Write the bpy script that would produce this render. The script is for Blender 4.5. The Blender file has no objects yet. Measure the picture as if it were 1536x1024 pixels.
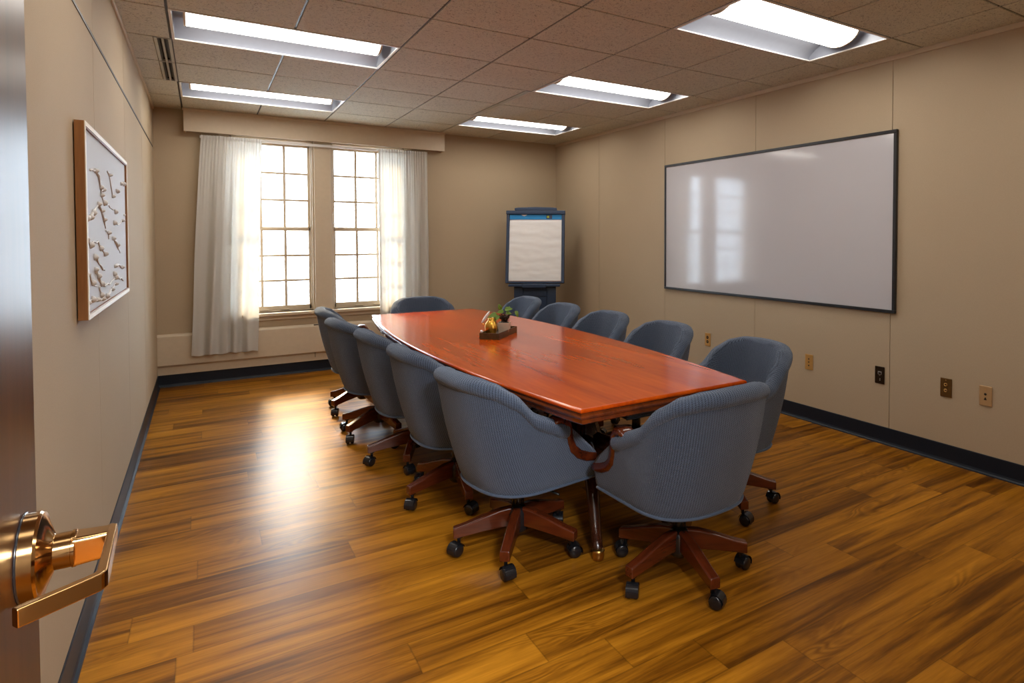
import bpy, bmesh, math, random
from math import sin, cos, pi, radians, sqrt, atan2
from mathutils import Vector, Matrix, noise

random.seed(7)
SC = bpy.context.scene
COL = SC.collection

# ----------------------------------------------------------------- helpers
class MB:
    """collects shapes into one mesh"""
    def __init__(s):
        s.v = []; s.f = []; s.uv = {}; s.sm = []
    def add(s, vs, fs, uvs=None, smooth=False, M=None):
        b = len(s.v)
        for k, p in enumerate(vs):
            p = Vector(p)
            s.v.append(M @ p if M else p)
            if uvs: s.uv[b + k] = uvs[k]
        for f in fs:
            s.f.append([b + i for i in f]); s.sm.append(smooth)
        return s
    def box(s, a, b, M=None):
        x0, y0, z0 = a; x1, y1, z1 = b
        vs = [(x0,y0,z0),(x1,y0,z0),(x1,y1,z0),(x0,y1,z0),(x0,y0,z1),(x1,y0,z1),(x1,y1,z1),(x0,y1,z1)]
        return s.add(vs, [(0,3,2,1),(4,5,6,7),(0,1,5,4),(1,2,6,5),(2,3,7,6),(3,0,4,7)], M=M)
    def grid(s, rows, closed_u=False, closed_v=False, caps=False, uvs=None, smooth=True, M=None):
        n = len(rows); m = len(rows[0]); vs = [p for r in rows for p in r]; fs = []
        uv = [q for r in uvs for q in r] if uvs else None
        for i in range(n if closed_u else n - 1):
            for j in range(m if closed_v else m - 1):
                a = i*m + j; b = i*m + (j+1) % m; c = ((i+1) % n)*m + (j+1) % m; d = ((i+1) % n)*m + j
                fs.append((a, b, c, d))
        if caps:
            fs.append(tuple(range(m))[::-1]); fs.append(tuple((n-1)*m + j for j in range(m)))
        return s.add(vs, fs, uv, smooth, M)
    def tube(s, pts, r, seg=10, caps=True, M=None, flat=1.0, smooth=True):
        pts = [Vector(p) for p in pts]; rows = []
        t0 = (pts[1]-pts[0]).normalized()
        up = Vector((0,0,1)) if abs(t0.z) < .9 else Vector((1,0,0))
        nrm = (up - t0*up.dot(t0)).normalized()
        for i, p in enumerate(pts):
            t = (pts[min(i+1,len(pts)-1)] - pts[max(i-1,0)]).normalized()
            nrm = (nrm - t*nrm.dot(t)).normalized(); bn = t.cross(nrm)
            rr = r[i] if isinstance(r, (list,tuple)) else r
            rows.append([p + nrm*rr*flat*cos(2*pi*k/seg) + bn*rr*sin(2*pi*k/seg) for k in range(seg)])
        return s.grid(rows, closed_v=True, caps=caps, smooth=smooth, M=M)
    def lathe(s, prof, seg=24, M=None, smooth=True):
        rows = [[(r*cos(2*pi*k/seg), r*sin(2*pi*k/seg), z) for k in range(seg)] for r, z in prof]
        return s.grid(rows, closed_v=True, caps=True, smooth=smooth, M=M)
    def sweep(s, path, sect, closed=False, smooth=False, M=None):
        """path: list of (origin, axis1, axis2); sect: list of (a,b)"""
        rows = [[Vector(o) + Vector(u)*a + Vector(w)*b for a, b in sect] for o, u, w in path]
        return s.grid(rows, closed_u=closed, closed_v=True, caps=not closed, smooth=smooth, M=M)
    def prism(s, poly, z0, z1, M=None):
        n = len(poly)
        vs = [(x,y,z0) for x,y in poly] + [(x,y,z1) for x,y in poly]
        fs = [tuple(range(n))[::-1], tuple(range(n,2*n))] + [(i,(i+1)%n,n+(i+1)%n,n+i) for i in range(n)]
        return s.add(vs, fs, M=M)
    def build(s, name, mat, parent=None, bevel=0, bseg=2, subsurf=0, auto=True):
        me = bpy.data.meshes.new(name)
        me.from_pydata([tuple(p) for p in s.v], [], s.f)
        bm = bmesh.new(); bm.from_mesh(me)
        bmesh.ops.recalc_face_normals(bm, faces=bm.faces)
        bm.to_mesh(me); bm.free()
        for p, sm in zip(me.polygons, s.sm): p.use_smooth = sm
        if s.uv:
            ul = me.uv_layers.new(name='UVMap')
            for l in me.loops: ul.data[l.index].uv = s.uv.get(l.vertex_index, (0,0))
        me.materials.append(mat)
        o = bpy.data.objects.new(name, me); COL.objects.link(o)
        if parent: o.parent = parent
        if bevel:
            b = o.modifiers.new('bevel','BEVEL'); b.width = bevel; b.segments = bseg; b.limit_method = 'ANGLE'; b.angle_limit = radians(40)
            for p in me.polygons: p.use_smooth = True
            w = o.modifiers.new('wn','WEIGHTED_NORMAL'); w.keep_sharp = True
        if subsurf:
            m = o.modifiers.new('ss','SUBSURF'); m.levels = subsurf; m.render_levels = subsurf
        return o

def tag(o, label, cat, group=None):
    o['label'] = label; o['category'] = cat
    if group: o['group'] = group
    return o
def struct(o):
    o['kind'] = 'structure'; return o
def empty(name, loc=(0,0,0), rz=0):
    o = bpy.data.objects.new(name, None); COL.objects.link(o); o.location = loc; o.rotation_euler = (0,0,rz); o.empty_display_size = .1
    return o
def T(x=0,y=0,z=0): return Matrix.Translation((x,y,z))
def RZ(a): return Matrix.Rotation(a,4,'Z')
def RX(a): return Matrix.Rotation(a,4,'X')
def RY(a): return Matrix.Rotation(a,4,'Y')
def copy_tree(o, parent=None):
    c = o.copy(); COL.objects.link(c)
    if parent: c.parent = parent
    for ch in list(o.children): copy_tree(ch, c)
    return c
def sm01(t):
    t = max(0., min(1., t)); return t*t*(3-2*t)
def lin(c):
    return tuple(((v/255.)/12.92 if v/255. <= .04045 else ((v/255.+.055)/1.055)**2.4) for v in c)

# ----------------------------------------------------------------- materials
class NT:
    def __init__(s, name):
        s.m = bpy.data.materials.new(name); s.m.use_nodes = True
        s.t = s.m.node_tree; s.t.nodes.clear()
        s.out = s.n('ShaderNodeOutputMaterial'); s.b = s.n('ShaderNodeBsdfPrincipled')
        s.l(s.b.outputs[0], s.out.inputs[0])
    def n(s, k, **kw):
        nd = s.t.nodes.new(k)
        for a, v in kw.items(): setattr(nd, a, v)
        return nd
    def l(s, a, b): s.t.links.new(a, b)
    def put(s, sock, v):
        if hasattr(v, 'is_linked') or isinstance(v, bpy.types.NodeSocket): s.l(v, sock)
        else: sock.default_value = v
    def math(s, op, a, b=0., c=0.):
        nd = s.n('ShaderNodeMath', operation=op)
        for i, v in enumerate((a,b,c)): s.put(nd.inputs[i], v)
        return nd.outputs[0]
    def mix(s, f, a, b, mode='MIX'):
        nd = s.n('ShaderNodeMix', data_type='RGBA', blend_type=mode)
        s.put(nd.inputs[0], f)
        for sock, v in ((nd.inputs[6],a),(nd.inputs[7],b)):
            s.put(sock, (*v,1) if isinstance(v,(tuple,list)) and len(v)==3 else v)
        return nd.outputs[2]
    def coord(s, which='Object', scale=(1,1,1), rot=(0,0,0), loc=(0,0,0)):
        tc = s.n('ShaderNodeTexCoord'); mp = s.n('ShaderNodeMapping')
        mp.inputs['Scale'].default_value = scale; mp.inputs['Rotation'].default_value = rot; mp.inputs['Location'].default_value = loc
        s.l(tc.outputs[which], mp.inputs[0]); return mp.outputs[0]
    def noise(s, vec, scale, detail=4, rough=.5, dist=0.):
        nd = s.n('ShaderNodeTexNoise'); s.l(vec, nd.inputs['Vector'])
        nd.inputs['Scale'].default_value = scale; nd.inputs['Detail'].default_value = detail
        nd.inputs['Roughness'].default_value = rough; nd.inputs['Distortion'].default_value = dist
        return nd.outputs[0]
    def ramp(s, f, stops):
        nd = s.n('ShaderNodeValToRGB'); s.l(f, nd.inputs[0]); e = nd.color_ramp.elements
        while len(e) < len(stops): e.new(.5)
        for el, (p, c) in zip(e, stops):
            el.position = p; el.color = (*c,1) if len(c)==3 else c
        return nd.outputs[0]
    def bump(s, h, strength=.2, dist=.002):
        nd = s.n('ShaderNodeBump'); s.l(h, nd.inputs['Height']); nd.inputs['Strength'].default_value = strength; nd.inputs['Distance'].default_value = dist
        s.l(nd.outputs[0], s.b.inputs['Normal']); return nd
    def set(s, **kw):
        for k, v in kw.items():
            k = k.replace('_',' '); sock = s.b.inputs[k]
            if isinstance(v,(tuple,list)) and len(v)==3 and sock.type=='RGBA': v = (*v,1)
            s.put(sock, v)
        return s

def plain(name, rgb, rough=.5, metal=0., var=.06, nscale=30, **kw):
    t = NT(name); c = t.coord()
    n = t.noise(c, nscale, 3)
    a = tuple(x*(1-var) for x in rgb); b = tuple(min(1,x*(1+var)) for x in rgb)
    t.set(Base_Color=t.mix(n, a, b), Roughness=rough, Metallic=metal, **kw)
    return t.m

def wall_mat(name, rgb):
    t = NT(name); c = t.coord()
    n1 = t.noise(c, 260, 3, .7); n2 = t.noise(c, 2.2, 3)
    n3 = t.noise(t.coord(scale=(90,90,500)), 1., 2)
    base = t.mix(n2, tuple(x*.93 for x in rgb), tuple(x*1.05 for x in rgb))
    base = t.mix(t.math('MULTIPLY', t.math('ADD', n1, n3), .42), tuple(x*.72 for x in rgb), base)
    t.set(Base_Color=base, Roughness=.82)
    t.bump(n1, .25, .0015); return t.m

def tile_mat():
    t = NT('ceiling_tile_mat'); c = t.coord()
    w = t.noise(t.coord(scale=(1,1,1)), 70, 3, .7, 1.5)
    spots = t.ramp(w, [(.36,(0,0,0)),(.46,(1,1,1))])
    big = t.noise(c, 1.6, 3)
    rgb = (.58,.55,.445)
    base = t.mix(big, tuple(x*.9 for x in rgb), tuple(x*1.08 for x in rgb))
    base = t.mix(spots, tuple(x*.45 for x in rgb), base)
    t.set(Base_Color=base, Roughness=.95); t.bump(spots, .5, .003); return t.m

def floor_mat():
    t = NT('floor_planks_mat'); tc = t.n('ShaderNodeTexCoord'); sep = t.n('ShaderNodeSeparateXYZ'); t.l(tc.outputs['Object'], sep.inputs[0])
    X, Y = sep.outputs[0], sep.outputs[1]
    PW, PL = .177, 1.22
    ry = t.math('DIVIDE', t.math('SUBTRACT', Y, 2.315), PW); row = t.math('FLOOR', ry)
    wn = t.n('ShaderNodeTexWhiteNoise', noise_dimensions='1D'); t.l(row, wn.inputs['W'])
    rx = t.math('DIVIDE', t.math('ADD', X, t.math('MULTIPLY', wn.outputs[0], PL*7)), PL); colm = t.math('FLOOR', rx)
    cv = t.n('ShaderNodeCombineXYZ'); t.l(row, cv.inputs[0]); t.l(colm, cv.inputs[1])
    wn2 = t.n('ShaderNodeTexWhiteNoise', noise_dimensions='2D'); t.l(cv.outputs[0], wn2.inputs['Vector'])
    R = wn2.outputs[0]
    gv = t.n('ShaderNodeCombineXYZ'); t.l(X, gv.inputs[0]); t.l(t.math('MULTIPLY', Y, 1.0), gv.inputs[1]); t.l(t.math('MULTIPLY', R, 40.), gv.inputs[2])
    def sc(v, s_):
        mp = t.n('ShaderNodeMapping'); mp.inputs['Scale'].default_value = s_; t.l(v, mp.inputs[0]); return mp.outputs[0]
    streak = t.noise(sc(gv.outputs[0], (.95,17,1)), 1., 6, .62, .5)
    fine = t.noise(sc(gv.outputs[0], (9,190,1)), 1., 3, .6)
    field = t.noise(sc(gv.outputs[0], (1.6,7.5,1)), 1., 2, .5, .6)
    rings = t.math('SINE', t.math('MULTIPLY', field, 95.))
    knot = t.ramp(t.noise(sc(gv.outputs[0], (1.3,5,1)), 1., 1), [(.52,(0,0,0)),(.72,(1,1,1))])
    tone = t.math('ADD', t.math('MULTIPLY', t.math('SUBTRACT', streak, .5), 1.5), t.math('ADD', .52, t.math('MULTIPLY', t.math('SUBTRACT', R, .5), .26)))
    base = t.ramp(tone, [(.12,(.05,.0145,.0014)),(.34,(.17,.060,.0042)),(.55,(.37,.145,.0090)),(.85,(.58,.245,.017))])
    base = t.mix(t.math('MULTIPLY', fine, .85), base, t.mix(1., base, (.52,.44,.38), 'MULTIPLY'))
    rr = t.math('MULTIPLY', t.math('MULTIPLY', t.math('ADD', rings, 1.), .30), knot)
    base = t.mix(rr, base, t.mix(1., base, (.35,.28,.22), 'MULTIPLY'))
    fy = t.math('FRACT', ry); fx = t.math('FRACT', rx)
    ey = t.math('MULTIPLY', t.math('MINIMUM', fy, t.math('SUBTRACT', 1., fy)), PW)
    ex = t.math('MULTIPLY', t.math('MINIMUM', fx, t.math('SUBTRACT', 1., fx)), PL)
    e = t.math('MINIMUM', ey, ex)
    gap = t.ramp(e, [(0.,(1,1,1)),(.0016,(0,0,0))])
    base = t.mix(t.math('MULTIPLY', gap, .4), base, (.02,.008,.002))
    rough = t.math('ADD', t.math('MULTIPLY', fine, .12), .25)
    t.set(Base_Color=base, Roughness=rough, Specular_IOR_Level=.20, Specular_Tint=(1.,.68,.32))
    h = t.math('SUBTRACT', t.math('MULTIPLY', fine, .4), t.math('MULTIPLY', gap, 1.))
    t.bump(h, .12, .001); return t.m

def wood(name, dark, light, axis='X', rough=.2, coat=0., gs=1., spec=.5, tint=(1,1,1), dist=.25):
    t = NT(name)
    s = {'X':(1.2,16,16),'Y':(16,1.2,16),'Z':(16,16,1.2)}[axis]
    s = tuple(v*gs for v in s)
    n = t.noise(t.coord(scale=s), 1., 4, .55, dist)
    f = t.noise(t.coord(scale=tuple(v*7 for v in s)), 1., 3)
    v = t.math('ADD', t.math('MULTIPLY', n, .75), t.math('MULTIPLY', f, .25))
    t.set(Base_Color=t.ramp(v, [(.33,dark),(.66,light)]), Roughness=rough, Coat_Weight=coat, Coat_Roughness=.06, Specular_IOR_Level=spec, Specular_Tint=tint)
    return t.m

def fabric_mat(name, dark, light, pitch=.0105):
    t = NT(name); tc = t.n('ShaderNodeTexCoord'); sep = t.n('ShaderNodeSeparateXYZ'); t.l(tc.outputs['UV'], sep.inputs[0])
    U, V = sep.outputs[0], sep.outputs[1]
    nv = t.n('ShaderNodeMapping'); nv.inputs['Scale'].default_value = (45,45,45); t.l(tc.outputs['UV'], nv.inputs[0])
    wob = t.noise(nv.outputs[0], 1., 2)
    U2 = t.math('ADD', U, t.math('MULTIPLY', wob, .004))
    # knit ribs: small v-shaped stitches between vertical ribs
    fu = t.math('FRACT', t.math('DIVIDE', U2, pitch))
    tri = t.math('ABSOLUTE', t.math('SUBTRACT', fu, .5))
    ribs = t.math('SINE', t.math('MULTIPLY', fu, pi))
    st = t.math('SINE', t.math('MULTIPLY', t.math('ADD', t.math('DIVIDE', V, pitch*.62), t.math('MULTIPLY', tri, 1.6)), 2*pi))
    h = t.math('ADD', t.math('MULTIPLY', ribs, .45), t.math('MULTIPLY', t.math('ADD', st, 1.), .36))
    fz = t.noise(t.coord(), 420, 2)
    big = t.noise(t.coord(), 6, 3)
    col = t.ramp(t.math('ADD', t.math('MULTIPLY', h, .75), t.math('MULTIPLY', fz, .3)), [(.25,dark),(.85,light)])
    col = t.mix(t.math('MULTIPLY', big, .35), col, t.mix(1., col, (.72,.76,.8), 'MULTIPLY'))
    t.set(Base_Color=col, Roughness=.9, Sheen_Weight=.35, Sheen_Roughness=.4, Specular_IOR_Level=.2)
    t.b.inputs['Sheen Tint'].default_value = (.75,.82,.95,1)
    t.bump(h, .75, .0035); return t.m

def emit(name, rgb, s):
    t = NT(name); e = t.n('ShaderNodeEmission'); e.inputs[0].default_value = (*rgb,1); e.inputs[1].default_value = s
    t.l(e.outputs[0], t.out.inputs[0]); return t.m

def glass_mat():
    t = NT('window_glass_mat'); tr = t.n('ShaderNodeBsdfTransparent'); gl = t.n('ShaderNodeBsdfGlossy'); gl.inputs['Roughness'].default_value = .02
    fr = t.n('ShaderNodeFresnel'); fr.inputs[0].default_value = 1.45; mx = t.n('ShaderNodeMixShader')
    ge = t.n('ShaderNodeNewGeometry'); t.l(t.math('MULTIPLY', fr.outputs[0], t.math('SUBTRACT', 1., ge.outputs['Backfacing'])), mx.inputs[0]); t.l(tr.outputs[0], mx.inputs[1]); t.l(gl.outputs[0], mx.inputs[2]); t.l(mx.outputs[0], t.out.inputs[0])
    return t.m

def curtain_mat():
    t = NT('curtain_mat'); c = t.coord()
    n = t.noise(t.coord(scale=(300,300,300)), 1., 2)
    d = t.n('ShaderNodeBsdfDiffuse'); tl = t.n('ShaderNodeBsdfTranslucent'); mx = t.n('ShaderNodeMixShader'); mx.inputs[0].default_value = .5
    cc = t.mix(n, (.74,.72,.68), (.84,.82,.78))
    t.l(cc, d.inputs[0]); t.l(cc, tl.inputs[0]); t.l(d.outputs[0], mx.inputs[1]); t.l(tl.outputs[0], mx.inputs[2]); t.l(mx.outputs[0], t.out.inputs[0])
    return t.m

M = {}
M['wall'] = wall_mat('wall_vinyl_mat', (.52,.405,.27))
M['paint'] = plain('cream_paint_mat', (.56,.46,.33), .45)
M['sash'] = plain('sash_paint_mat', (.50,.40,.28), .4)
M['tile'] = tile_mat()
M['grid'] = plain('ceiling_grid_mat', (.018,.014,.010), .5)
M['slab'] = plain('slab_mat', (.06,.05,.04), .9)
M['floor'] = floor_mat()
M['base'] = plain('black_vinyl_mat', (.009,.013,.021), .42, Specular_IOR_Level=.25)
M['line'] = plain('dark_line_mat', (.02,.016,.012), .5)
M['tabletop'] = wood('cherry_top_mat', (.33,.034,.0010), (.60,.086,.0018), 'Y', .15, .0, .6, .45, (1.,.70,.45), 0.)
M['tableedge'] = wood('cherry_edge_mat', (.085,.018,.0035), (.20,.040,.006), 'Y', .2, .4)
M['tableleg'] = wood('table_leg_mat', (.012,.004,.002), (.05,.012,.004), 'Z', .25, .3)
M['chairwood'] = wood('chair_wood_mat', (.045,.009,.003), (.135,.024,.006), 'X', .25, .3)
M['fabric'] = fabric_mat('blue_knit_mat', (.003,.006,.013), (.115,.152,.225))
M['black'] = plain('black_plastic_mat', (.010,.010,.012), .2)
M['blackmetal'] = plain('black_metal_mat', (.02,.02,.02), .35, .6)
M['brass'] = plain('brass_mat', (.62,.37,.12), .3, 1.)
M['steel'] = plain('steel_mat', (.6,.58,.55), .3, 1.)
M['handle'] = plain('bronze_handle_mat', (.55,.33,.14), .13, 1., .03)
M['door'] = wood('door_wood_mat', (.035,.012,.0035), (.085,.032,.010), 'Z', .33, .0, 1., .25)
M['curtain'] = curtain_mat()
M['white'] = plain('white_plastic_mat', (.75,.73,.70), .35)
M['pan'] = plain('reflector_paint_mat', (.24,.26,.31), .3)
M['lens'] = emit('lens_mat', (1.,.945,.86), 7.2)
M['lensend'] = plain('lens_end_mat', (.62,.52,.38), .4)
M['board'] = plain('whiteboard_mat', (.50,.49,.515), .09, 0., .02, 3)
M['boardframe'] = plain('board_frame_mat', (.012,.013,.016), .35)
M['oak'] = wood('oak_frame_mat', (.17,.062,.012), (.34,.14,.032), 'Z', .4)
M['lip'] = plain('frame_lip_mat', (.72,.62,.46), .4)
M['canvas'] = plain('canvas_mat', (.47,.465,.48), .6, 0., .05, 400)
M['relief'] = plain('relief_mat', (.62,.60,.585), .5, 0., .06, 90)
M['easel'] = plain('easel_blue_mat', (.022,.043,.092), .42)
M['paper'] = plain('paper_mat', (.80,.79,.79), .75, 0., .03)
M['bluepaper'] = plain('binding_blue_mat', (.003,.21,.52), .5)
M['lime'] = plain('lime_label_mat', (.35,.42,.03), .5)
M['navy'] = plain('navy_label_mat', (.03,.045,.09), .5)
M['traywood'] = wood('tray_wood_mat', (.035,.018,.005), (.10,.052,.016), 'X', .35)
M['gold'] = plain('gold_mat', (.85,.47,.08), .28, 1., .1, 60)
M['pot'] = plain('pot_mat', (.55,.43,.33), .5)
M['soil'] = plain('soil_mat', (.03,.016,.008), .9, 0., .4, 120)
M['leaf'] = plain('leaf_mat', (.13,.25,.02), .4, 0., .25, 40)
M['stem'] = plain('stem_mat', (.10,.07,.03), .6)
M['glass'] = glass_mat()
M['platebrass'] = plain('plate_brass_mat', (.56,.31,.09), .38, .35)
M['platebronze'] = plain('plate_bronze_mat', (.16,.08,.022), .35, .5)
M['platedark'] = plain('plate_dark_mat', (.035,.02,.01), .35, .6)
M['plateivory'] = plain('plate_tan_mat', (.52,.33,.16), .4, .3)
M['hole'] = plain('dark_hole_mat', (.008,.006,.005), .6)
M['slat'] = plain('blind_slat_mat', (.85,.86,.88), .5)
M['hall'] = plain('hall_wall_mat', (.5,.46,.4), .8)

# ----------------------------------------------------------------- room numbers
H = 2.622; D = 7.12; XL = -.369; XR = 3.868; YN = .075
XC = [-.369,-.143,.467,1.076,1.686,2.295,2.905,3.515,3.868]
YR = [YN,.374,.984,1.593,2.203,2.813,3.422,4.032,4.641,5.251,5.861,6.470,7.08,D]

# floor
struct(MB().box((XL-.2,-2.2,-.08),(XR+.2,D+.2,0)).build('floor', M['floor']))

# walls made of flush panels with narrow reveals
def panelled(axis_pos, out, ys, zs, name, reveal=.003):
    mb = MB()
    s = 1 if out > 0 else -1      # direction the wall faces
    struct(MB().box((min(axis_pos-s*.2,axis_pos-s*.012), YN-.15, 0), (max(axis_pos-s*.2,axis_pos-s*.012), D+.2, H+.2)).build('trim_7' if s>0 else 'trim_8', M['line']))
    for a, b in zip(ys[:-1], ys[1:]):
        for c, d in zip(zs[:-1], zs[1:]):
            mb.box((min(axis_pos-s*.013,axis_pos), a+reveal/2, c+(reveal/2 if c>0 else 0)), (max(axis_pos-s*.013,axis_pos), b-reveal/2, d-(reveal/2 if d<H else 0)))
    return struct(mb.build(name, M['wall']))
panelled(XL, 1, [YN-.15,.89,2.13,3.33,4.55,5.77,6.99,D+.2], [0,2.24,H], 'wall_left', .0035)
panelled(XR, -1, [YN-.15,1.19,2.41,3.634,4.845,6.07,D+.2], [0,H], 'wall_right', .004)
struct(MB().box((XL-.012,YN,2.234),(XL+.003,6.995,2.246)).build('trim_1', M['line']))
struct(MB().box((XR-.012,YN,H-.03),(XR+.001,D,H+.004)).build('trim_2', M['paint'], bevel=.003))
struct(MB().box((XL-.001,YN,H-.022),(XL+.012,D,H+.004)).build('trim_3', M['paint'], bevel=.003))

WX = [(.235,.985),(1.150,1.905)]; WZ = (.645,2.42)
mb = MB()
y0, y1 = D, D+.22
mb.box((XL-.2,y0,0),(WX[0][0],y1,H+.2)); mb.box((WX[1][1],y0,0),(XR+.2,y1,H+.2))
mb.box((WX[0][1],y0,WZ[0]),(WX[1][0],y1,WZ[1])); mb.box((WX[0][0],y0,0),(WX[1][1],y1,WZ[0])); mb.box((WX[0][0],y0,WZ[1]),(WX[1][1],y1,H+.2))
struct(mb.build('wall_back', M['wall']))
# near wall with the doorway
DX = (-.165,.76)
mb = MB(); mb.box((XL-.2,-.05,0),(DX[0],YN,H+.2)); mb.box((DX[1],-.05,0),(XR+.2,YN,H+.2)); mb.box((DX[0],-.05,2.13),(DX[1],YN,H+.2))
struct(mb.build('wall_near', M['wall']))
# hallway outside the door
mb = MB(); mb.box((-.569,-2.2,0),(-.50,-.05,H)); mb.box((2.1,-2.2,0),(2.2,-.05,H)); mb.box((-.569,-2.3,0),(2.2,-2.2,H)); mb.box((-.569,-2.3,H),(2.2,-.05,H+.1))
struct(mb.build('wall_hallway', M['hall']))

# ceiling
LIGHTS = [(1,3,7,8),(1,3,10,11),(5,7,4,5),(5,7,7,8),(5,7,10,11),(1,3,4,5),(5,7,1,2),(1,3,1,2)]   # x0,x1,y0,y1 cell indexes
occ = set()
for a,b,c,d in LIGHTS:
    for i in range(a,b): occ.add((i,c))
mb = MB(); g = .007
for i in range(len(XC)-1):
    for j in range(len(YR)-1):
        if (i,j) in occ: continue
        x0 = XC[i]+g; x1 = XC[i+1]-g; a = YR[j]+g; b = YR[j+1]-g
        if x1-x0 < .02 or b-a < .02: continue
        if i == 0 and j in (8,9): x1 -= .085
        if i == 4 and j in (8,9): x1 -= .05
        mb.box((x0,a,H),(x1,b,H+.015))
ceil = struct(mb.build('ceiling', M['tile']))
struct(MB().box((XL-.2,-.05,H+.19),(XR+.2,D+.22,H+.3)).build('ceiling_slab', M['slab']))
mb = MB()
for x in XC[1:-1]: mb.box((x-.006,YN,H+.006),(x+.006,D,H+.03))
for y in YR[1:-1]: mb.box((XL,y-.006,H+.007),(XR,y+.006,H+.03))
# the runners stop at the light openings
mb2 = MB()
def segs(lo, hi, cuts):
    out = []; p = lo
    for a,b in sorted(cuts):
        if a > p: out.append((p,a))
        p = max(p,b)
    if hi > p: out.append((p,hi))
    return out
for i, x in enumerate(XC[1:-1],1):
    cuts = [(YR[c],YR[d]) for a,b,c,d in LIGHTS if a < i < b]
    for a,b in segs(YN,D,cuts): mb2.box((x-.006,a,H+.006),(x+.006,b,H+.03))
for y in YR[1:-1]: mb2.box((XL,y-.006,H+.007),(XR,y+.006,H+.03))
struct(mb2.build('trim_4', M['grid']))

# baseboards: black vinyl with a rounded toe
sect = [(0,0),(.019,0),(.017,.006),(.010,.013),(.006,.024),(.005,.112),(.003,.116),(0,.116)]
def basebd(name, o0, o1, n):
    n = Vector(n); mbx = MB()
    mbx.sweep([(o0,n,(0,0,1)),(o1,n,(0,0,1))], sect)
    return struct(mbx.build(name, M['base']))
basebd('baseboard_left', (XL,1.0,0), (XL,D,0), (1,0,0))
basebd('baseboard_back', (XL,D,0), (XR,D,0), (0,-1,0))
basebd('baseboard_right', (XR,D,0), (XR,YN,0), (-1,0,0))

# ----------------------------------------------------------------- windows
for k, (xa, xb) in enumerate(WX):
    w = struct(empty('window_%d' % (k+1), ((xa+xb)/2, D+.09, WZ[0]))); ox, oy, oz = w.location
    def L(mbx): return [setattr(mbx, 'v', [p - Vector((ox,oy,oz)) for p in mbx.v]), mbx][1]
    f = MB()
    f.box((xa,D+.012,WZ[0]),(xa+.018,D+.2,WZ[1])); f.box((xb-.018,D+.012,WZ[0]),(xb,D+.2,WZ[1]))
    f.box((xa,D+.012,WZ[1]-.02),(xb,D+.2,WZ[1])); f.box((xa,D+.055,WZ[0]),(xb,D+.2,WZ[0]+.012))
    f.box((xa+.018,D+.04,WZ[0]),(xa+.03,D+.058,WZ[1])); f.box((xb-.03,D+.04,WZ[0]),(xb-.018,D+.058,WZ[1]))
    L(f).build('window_frame', M['sash'], w, bevel=.003)
    for nm, z0, z1, ya, br, tr in (('lower_sash', WZ[0]+.012, 1.515, D+.062, .05, .034), ('upper_sash', 1.49, WZ[1]-.02, D+.105, .034, .045)):
        s = MB(); yb = ya+.036; st = .03; X0 = xa+.02; X1 = xb-.02
        s.box((X0,ya,z0),(X0+st,yb,z1)); s.box((X1-st,ya,z0),(X1,yb,z1)); s.box((X0,ya,z0),(X1,yb,z0+br)); s.box((X0,ya,z1-tr),(X1,yb,z1))
        if nm == 'lower_sash':
            s.box((X0+.05,ya-.012,z1-.006),(X0+.11,ya+.02,z1+.008)); s.box((X1-.3,ya-.02,z0+.004),(X1-.22,ya,z0+.016)); s.box((X0+.22,ya-.02,z0+.004),(X0+.3,ya,z0+.016))
        so = L(s).build(nm, M['sash'], w, bevel=.004)
        gx0, gx1, gz0, gz1 = X0+st, X1-st, z0+br, z1-tr
        m_ = MB()
        for q in (1,2):
            xx = gx0+(gx1-gx0)*q/3; zz = gz0+(gz1-gz0)*q/3
            m_.box((xx-.012,ya+.004,gz0),(xx+.012,yb-.004,gz1)); m_.box((gx0,ya+.006,zz-.011),(gx1,yb-.006,zz+.011))
        L(m_).build('muntins', M['sash'], so, bevel=.003)
        L(MB().box((gx0-.004,ya+.016,gz0-.004),(gx1+.004,ya+.02,gz1+.004))).build('glass_pane', M['glass'], so)
    # mini blind between the sash and the storm window
    b = empty('window_blind', ((xa+xb)/2, D+.175, WZ[0]))
    tag(b, ['white slatted blind behind the left sash window','white slatted blind behind the right sash window'][k], 'blind', 'window blinds')
    s = MB(); z = WZ[0]+.03; tilt = radians(20)
    hw = (xb-xa)/2-.025
    while z < WZ[1]-.06:
        s.box((-hw,-.0085,-.0005),(hw,.0085,.0005), M=T(0,0,z-WZ[0]) @ RX(tilt)); z += .0175
    s.build('slats', M['slat'], b)
    MB().box((-hw,-.012,WZ[1]-.055-WZ[0]),(hw,.012,WZ[1]-.024-WZ[0])).build('head_rail', M['slat'], b)
    c_ = MB()
    for q in (-.25,.25): c_.tube([(q,0,.03),(q,0,WZ[1]-.05-WZ[0])], .0012, 6)
    c_.build('cord', M['slat'], b)
# casing around the pair, sill
mb = MB()
xa, xb = WX[0][0], WX[1][1]
mb.box((xa-.09,D-.02,WZ[0]),(xa,D,WZ[1]+.06)); mb.box((xb,D-.02,WZ[0]),(xb+.09,D,WZ[1]+.06)); mb.box((xa-.09,D-.02,WZ[1]),(xb+.09,D,WZ[1]+.08))
mb.box((WX[0][1],D-.012,WZ[0]),(WX[1][0],D+.002,WZ[1]))
struct(mb.build('trim_5', M['paint'], bevel=.004))
mb = MB(); mb.box((xa-.11,D-.055,WZ[0]-.032),(xb+.11,D+.06,WZ[0])); mb.box((xa-.09,D-.018,WZ[0]-.075),(xb+.09,D,WZ[0]-.032))
struct(mb.build('trim_6', M['paint'], bevel=.006))

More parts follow.
